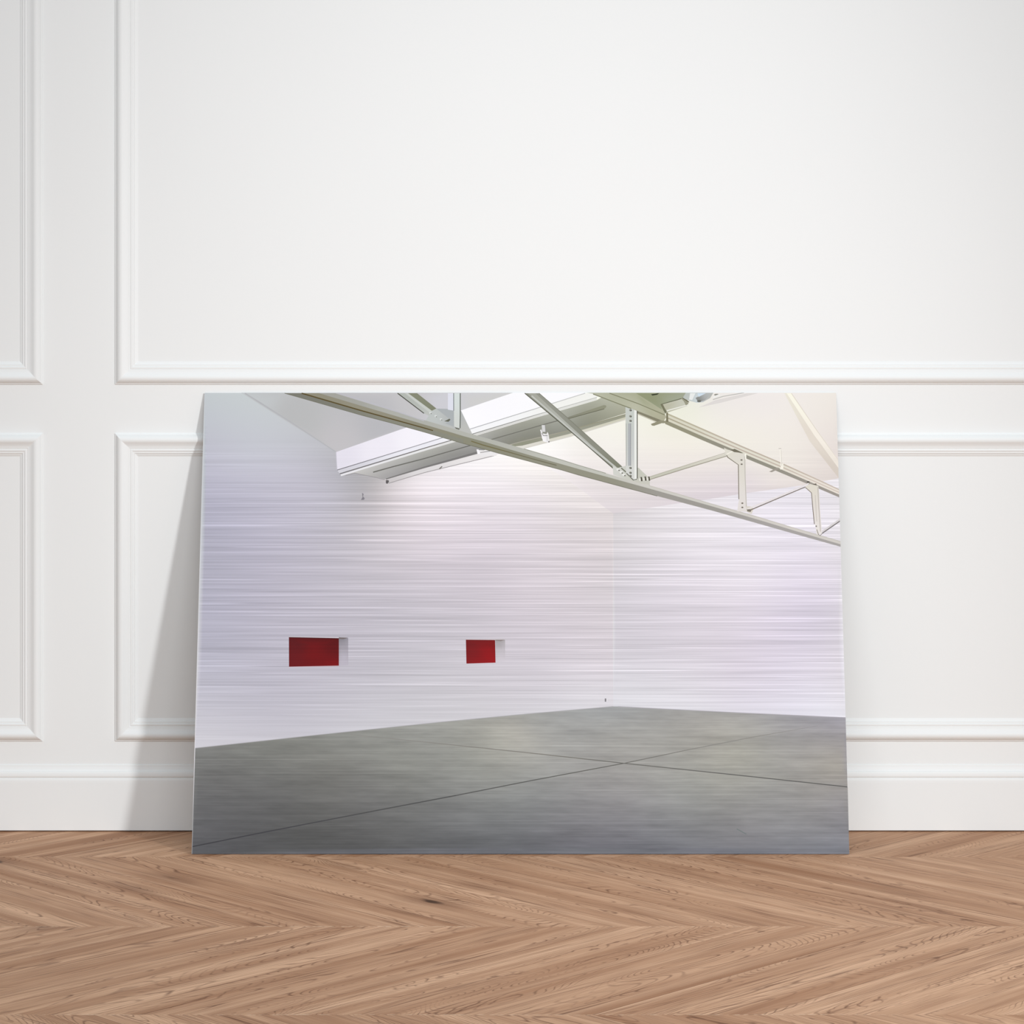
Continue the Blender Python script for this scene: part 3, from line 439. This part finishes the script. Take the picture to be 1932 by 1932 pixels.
 ([(238.5,180.7),(351.6,169.2),(514.1,152.3),(514.3,153.6),(351.7,170.4),(238.6,181.6)],[(238.5,181.2,136,136,132),(514.2,153.6,126,124,118)],0.3),
 ([(514.1,152.3),(660.1,136.3),(838.2,117.7),(999.8,100.4),(1000.0,101.9),(838.4,119.2),(660.3,137.7),(514.3,153.6)],[(514.2,153.6,122,120,114),(676.4,135.8,104,104,100),(838.3,118.8,96,96,94),(991.8,101.9,90,90,88)],0.3),
 ([(828.2,37.1),(842.6,29.1),(843.4,30.5),(829.0,38.5)],[(-353.2,1385.5,112,120,120)],0.0),
 ([(629.4,236.6),(631.8,236.6),(631.8,231.7),(629.3,231.7)],[(-353.2,1385.5,128,126,130)],0.0),
 ([(632.2,236.6),(632.2,231.7),(633.0,231.7),(633.0,236.6)],[(-353.2,1385.5,228,227,232)],0.0),
 ([(-0.1,720.5),(-0.1,0.3),(1.0,0.3),(1.1,720.4)],[(0.3,720.5,196,202,206),(-0.6,417.5,214,214,222),(0.8,162.5,224,224,228),(0.9,41.7,168,168,170),(0.4,1.9,150,152,154)],0.0),  # bevel highlight of the left edge, painted as a light strip
]

art = bpy.data.objects.new('aluminium_print', None)
col.objects.link(art)
art.location = (-.4866 + W / 2, -0.203, THICK * math.sin(TILT) + 0.0001)
art.rotation_euler = (-TILT, 0, 0)
art.empty_display_size = 0.1
art['label'] = 'unframed metal print of an empty white gallery hall leaning against the white panelled wall'
art['category'] = 'picture'

bm = bmesh.new()
box(bm, (-W / 2 + .0004, 0.0002, 0.0002), (W / 2 - .0004, THICK, SLOPE - .0002))
bmesh.ops.bevel(bm, geom=[e for e in bm.edges], offset=0.0003, segments=1, affect='EDGES')
sheet = from_bm('metal_sheet', bm, ALU, art)
sheet['label'] = 'thin bare aluminium backing sheet'

def smooth_field(c, q):
    """thin-plate interpolation of colour samples c (x, y, r, g, b) at the points q"""
    def U(a, b):
        r2 = (((a[:, None, :] - b[None, :, :]) / 100.0) ** 2).sum(2)
        return 0.5 * r2 * np.log(r2 + 1e-9)
    n = len(c); xy = c[:, :2]
    A = np.zeros((n + 3, n + 3))
    A[:n, :n] = U(xy, xy) + 0.12 * np.eye(n)
    A[:n, n] = A[n, :n] = 1
    A[:n, n + 1:] = xy / 100.0; A[n + 1:, :n] = (xy / 100.0).T
    k = np.linalg.solve(A, np.vstack([c[:, 2:5], np.zeros((3, 3))]))
    out = U(q, xy) @ k[:n] + k[n] + (q / 100.0) @ k[n + 1:]
    lo, hi = c[:, 2:5].min(0) - 6, c[:, 2:5].max(0) + 6
    return np.minimum(np.maximum(out, lo), hi)

def printed_face():
    HW, HH = W * 1000, SLOPE * 1000
    verts, edges = [], []
    for pts, c, s in ART:
        n0, n = len(verts), len(pts)
        verts += [Vector(p) for p in pts]
        edges += [(n0 + i, n0 + (i + 1) % n) for i in range(n)]
    nx, ny = 100, 72                                               # extra points that carry the colour gradients
    for j in range(1, ny):
        for i in range(1, nx):
            verts.append(Vector(((i + (0.25 if j % 2 else -0.25)) * HW / nx, j * HH / ny)))
    vo, eo, fo, ov, oe, of = delaunay_2d_cdt(verts, edges, [], 0, 0.02, True)
    P = np.array([(v.x, v.y) for v in vo])
    F = np.array(fo)
    cen = P[F].mean(1)
    owner = np.full(len(F), -1)
    for k, (pts, c, s) in enumerate(ART):                          # the topmost outline that covers a triangle owns it
        ins = np.zeros(len(F), bool)
        for (ax, ay), (bx, by) in zip(pts, pts[1:] + pts[:1]):
            if ay == by: continue
            hit = (ay > cen[:, 1]) != (by > cen[:, 1])
            ins ^= hit & (cen[:, 0] < ax + (cen[:, 1] - ay) * (bx - ax) / (by - ay))
        owner[ins] = k
    ok = (owner >= 0) & (cen[:, 0] > 0) & (cen[:, 0] < HW) & (cen[:, 1] > 0) & (cen[:, 1] < HH)
    F, owner = F[ok], owner[ok].tolist()
    used, inv = np.unique(F, return_inverse=True)
    P = P[used]; tris = inv.reshape(-1, 3).tolist()
    P[:, 0] = P[:, 0].clip(0, HW); P[:, 1] = P[:, 1].clip(0, HH)
    me = bpy.data.meshes.new('printed_picture')
    me.from_pydata([((x - HW / 2) / 1000, 0.0, y / 1000) for x, y in P], [], tris)
    colr = np.ones((len(me.loops), 4), np.float32)
    lv = np.empty(len(me.loops), np.int32); me.loops.foreach_get('vertex_index', lv)
    lo = np.empty(len(me.loops), np.int32)
    for poly, o in zip(me.polygons, owner): lo[poly.loop_start:poly.loop_start + poly.loop_total] = o
    for o in set(owner):
        sel = np.nonzero(lo == o)[0]
        q = P[lv[sel]]
        c = np.array(ART[o][1], float)
        if len(c) >= 9: rgb = smooth_field(c, q)
        else:
            w = (((q[:, None, :] - c[None, :, :2]) ** 2).sum(2) + 60.0) ** -1.5
            rgb = (w / w.sum(1, keepdims=True)) @ c[:, 2:5]
        colr[sel, :3] = lin(rgb.clip(0, 255))
        z = q[:, 1]
        colr[sel, 3] = ART[o][2] * np.clip((655 - z) / 110, 0, 1) * np.where(ART[o][2] == 0.55, 1.0, np.clip((z - 150) / 110, 0.4, 1))  # brushing fades out towards the top of the sheet
    mt = me.attributes.new('mottle', 'FLOAT', 'CORNER')
    mt.data.foreach_set('value', np.isin(lo, [i for i, e in enumerate(ART) if e[2] == 0.55]).astype(np.float32))
    a = me.color_attributes.new('ink', 'FLOAT_COLOR', 'CORNER')
    a.data.foreach_set('color', colr.ravel())
    me.update()
    return link('printed_picture', me, INK, art)
pic = printed_face()
pic['label'] = 'photo of a white gallery hall with red niches, grey floor and roof trusses'

# ------------------------------------------------------------------ camera
cam = bpy.data.cameras.new('camera')
co = bpy.data.objects.new('camera', cam); col.objects.link(co)
co.location = (0, -5.0, 0.88); co.rotation_euler = (math.pi / 2, 0, 0)
cam.sensor_fit = 'HORIZONTAL'; cam.sensor_width = 36.0
cam.lens = 36.0 * 5960.0 / 1932.0
cam.shift_y = -(966.0 - 519.0) / 1932.0
cam.clip_start = 0.05
scene.camera = co

# ------------------------------------------------------------------ light
def aim(o, to):
    o.rotation_euler = (Vector(to) - o.location).to_track_quat('-Z', 'Y').to_euler()
def area(name, loc, to, sx, sy, energy, colr=(1, 1, 1)):
    l = bpy.data.lights.new(name, 'AREA'); l.shape = 'RECTANGLE'; l.size = sx; l.size_y = sy
    l.energy = energy; l.color = colr
    o = bpy.data.objects.new(name, l); col.objects.link(o); o.location = loc; aim(o, to)
    return o
AZ, EL, DIST = math.radians(36), math.radians(18), 9.0
base = Vector((-.49, -.2, .05))
sp = bpy.data.lights.new('key_spot', 'SPOT')
so = bpy.data.objects.new('key_spot', sp); col.objects.link(so)
so.location = base + DIST * Vector((math.cos(EL) * math.sin(AZ), -math.cos(EL) * math.cos(AZ), math.sin(EL)))
aim(so, (0.02, 0, 0.12)); so.scale = (1.0, 1.75, 1.0)
sp.energy = 1560; sp.shadow_soft_size = 0.36
sp.spot_size = math.radians(16.0); sp.spot_blend = 1.0
sp.color = (0.985, 0.99, 1.0)
area('soft_fill', (-0.1, -3.9, 2.3), (-0.1, 0, .45), 3.0, 1.6, 53, (.96, .99, 1.02))  # added fill from above and in front, not a room lamp
world = bpy.data.worlds.new('daylight'); scene.world = world
world.use_nodes = True
bg = world.node_tree.nodes['Background']
bg.inputs[0].default_value = (0.945, 0.985, 1.025, 1); bg.inputs[1].default_value = 0.475

vs = scene.view_settings
vs.view_transform = 'Standard'; vs.look = 'None'; vs.gamma = 1.0; vs.exposure = 0.0
vs.use_curve_mapping = False
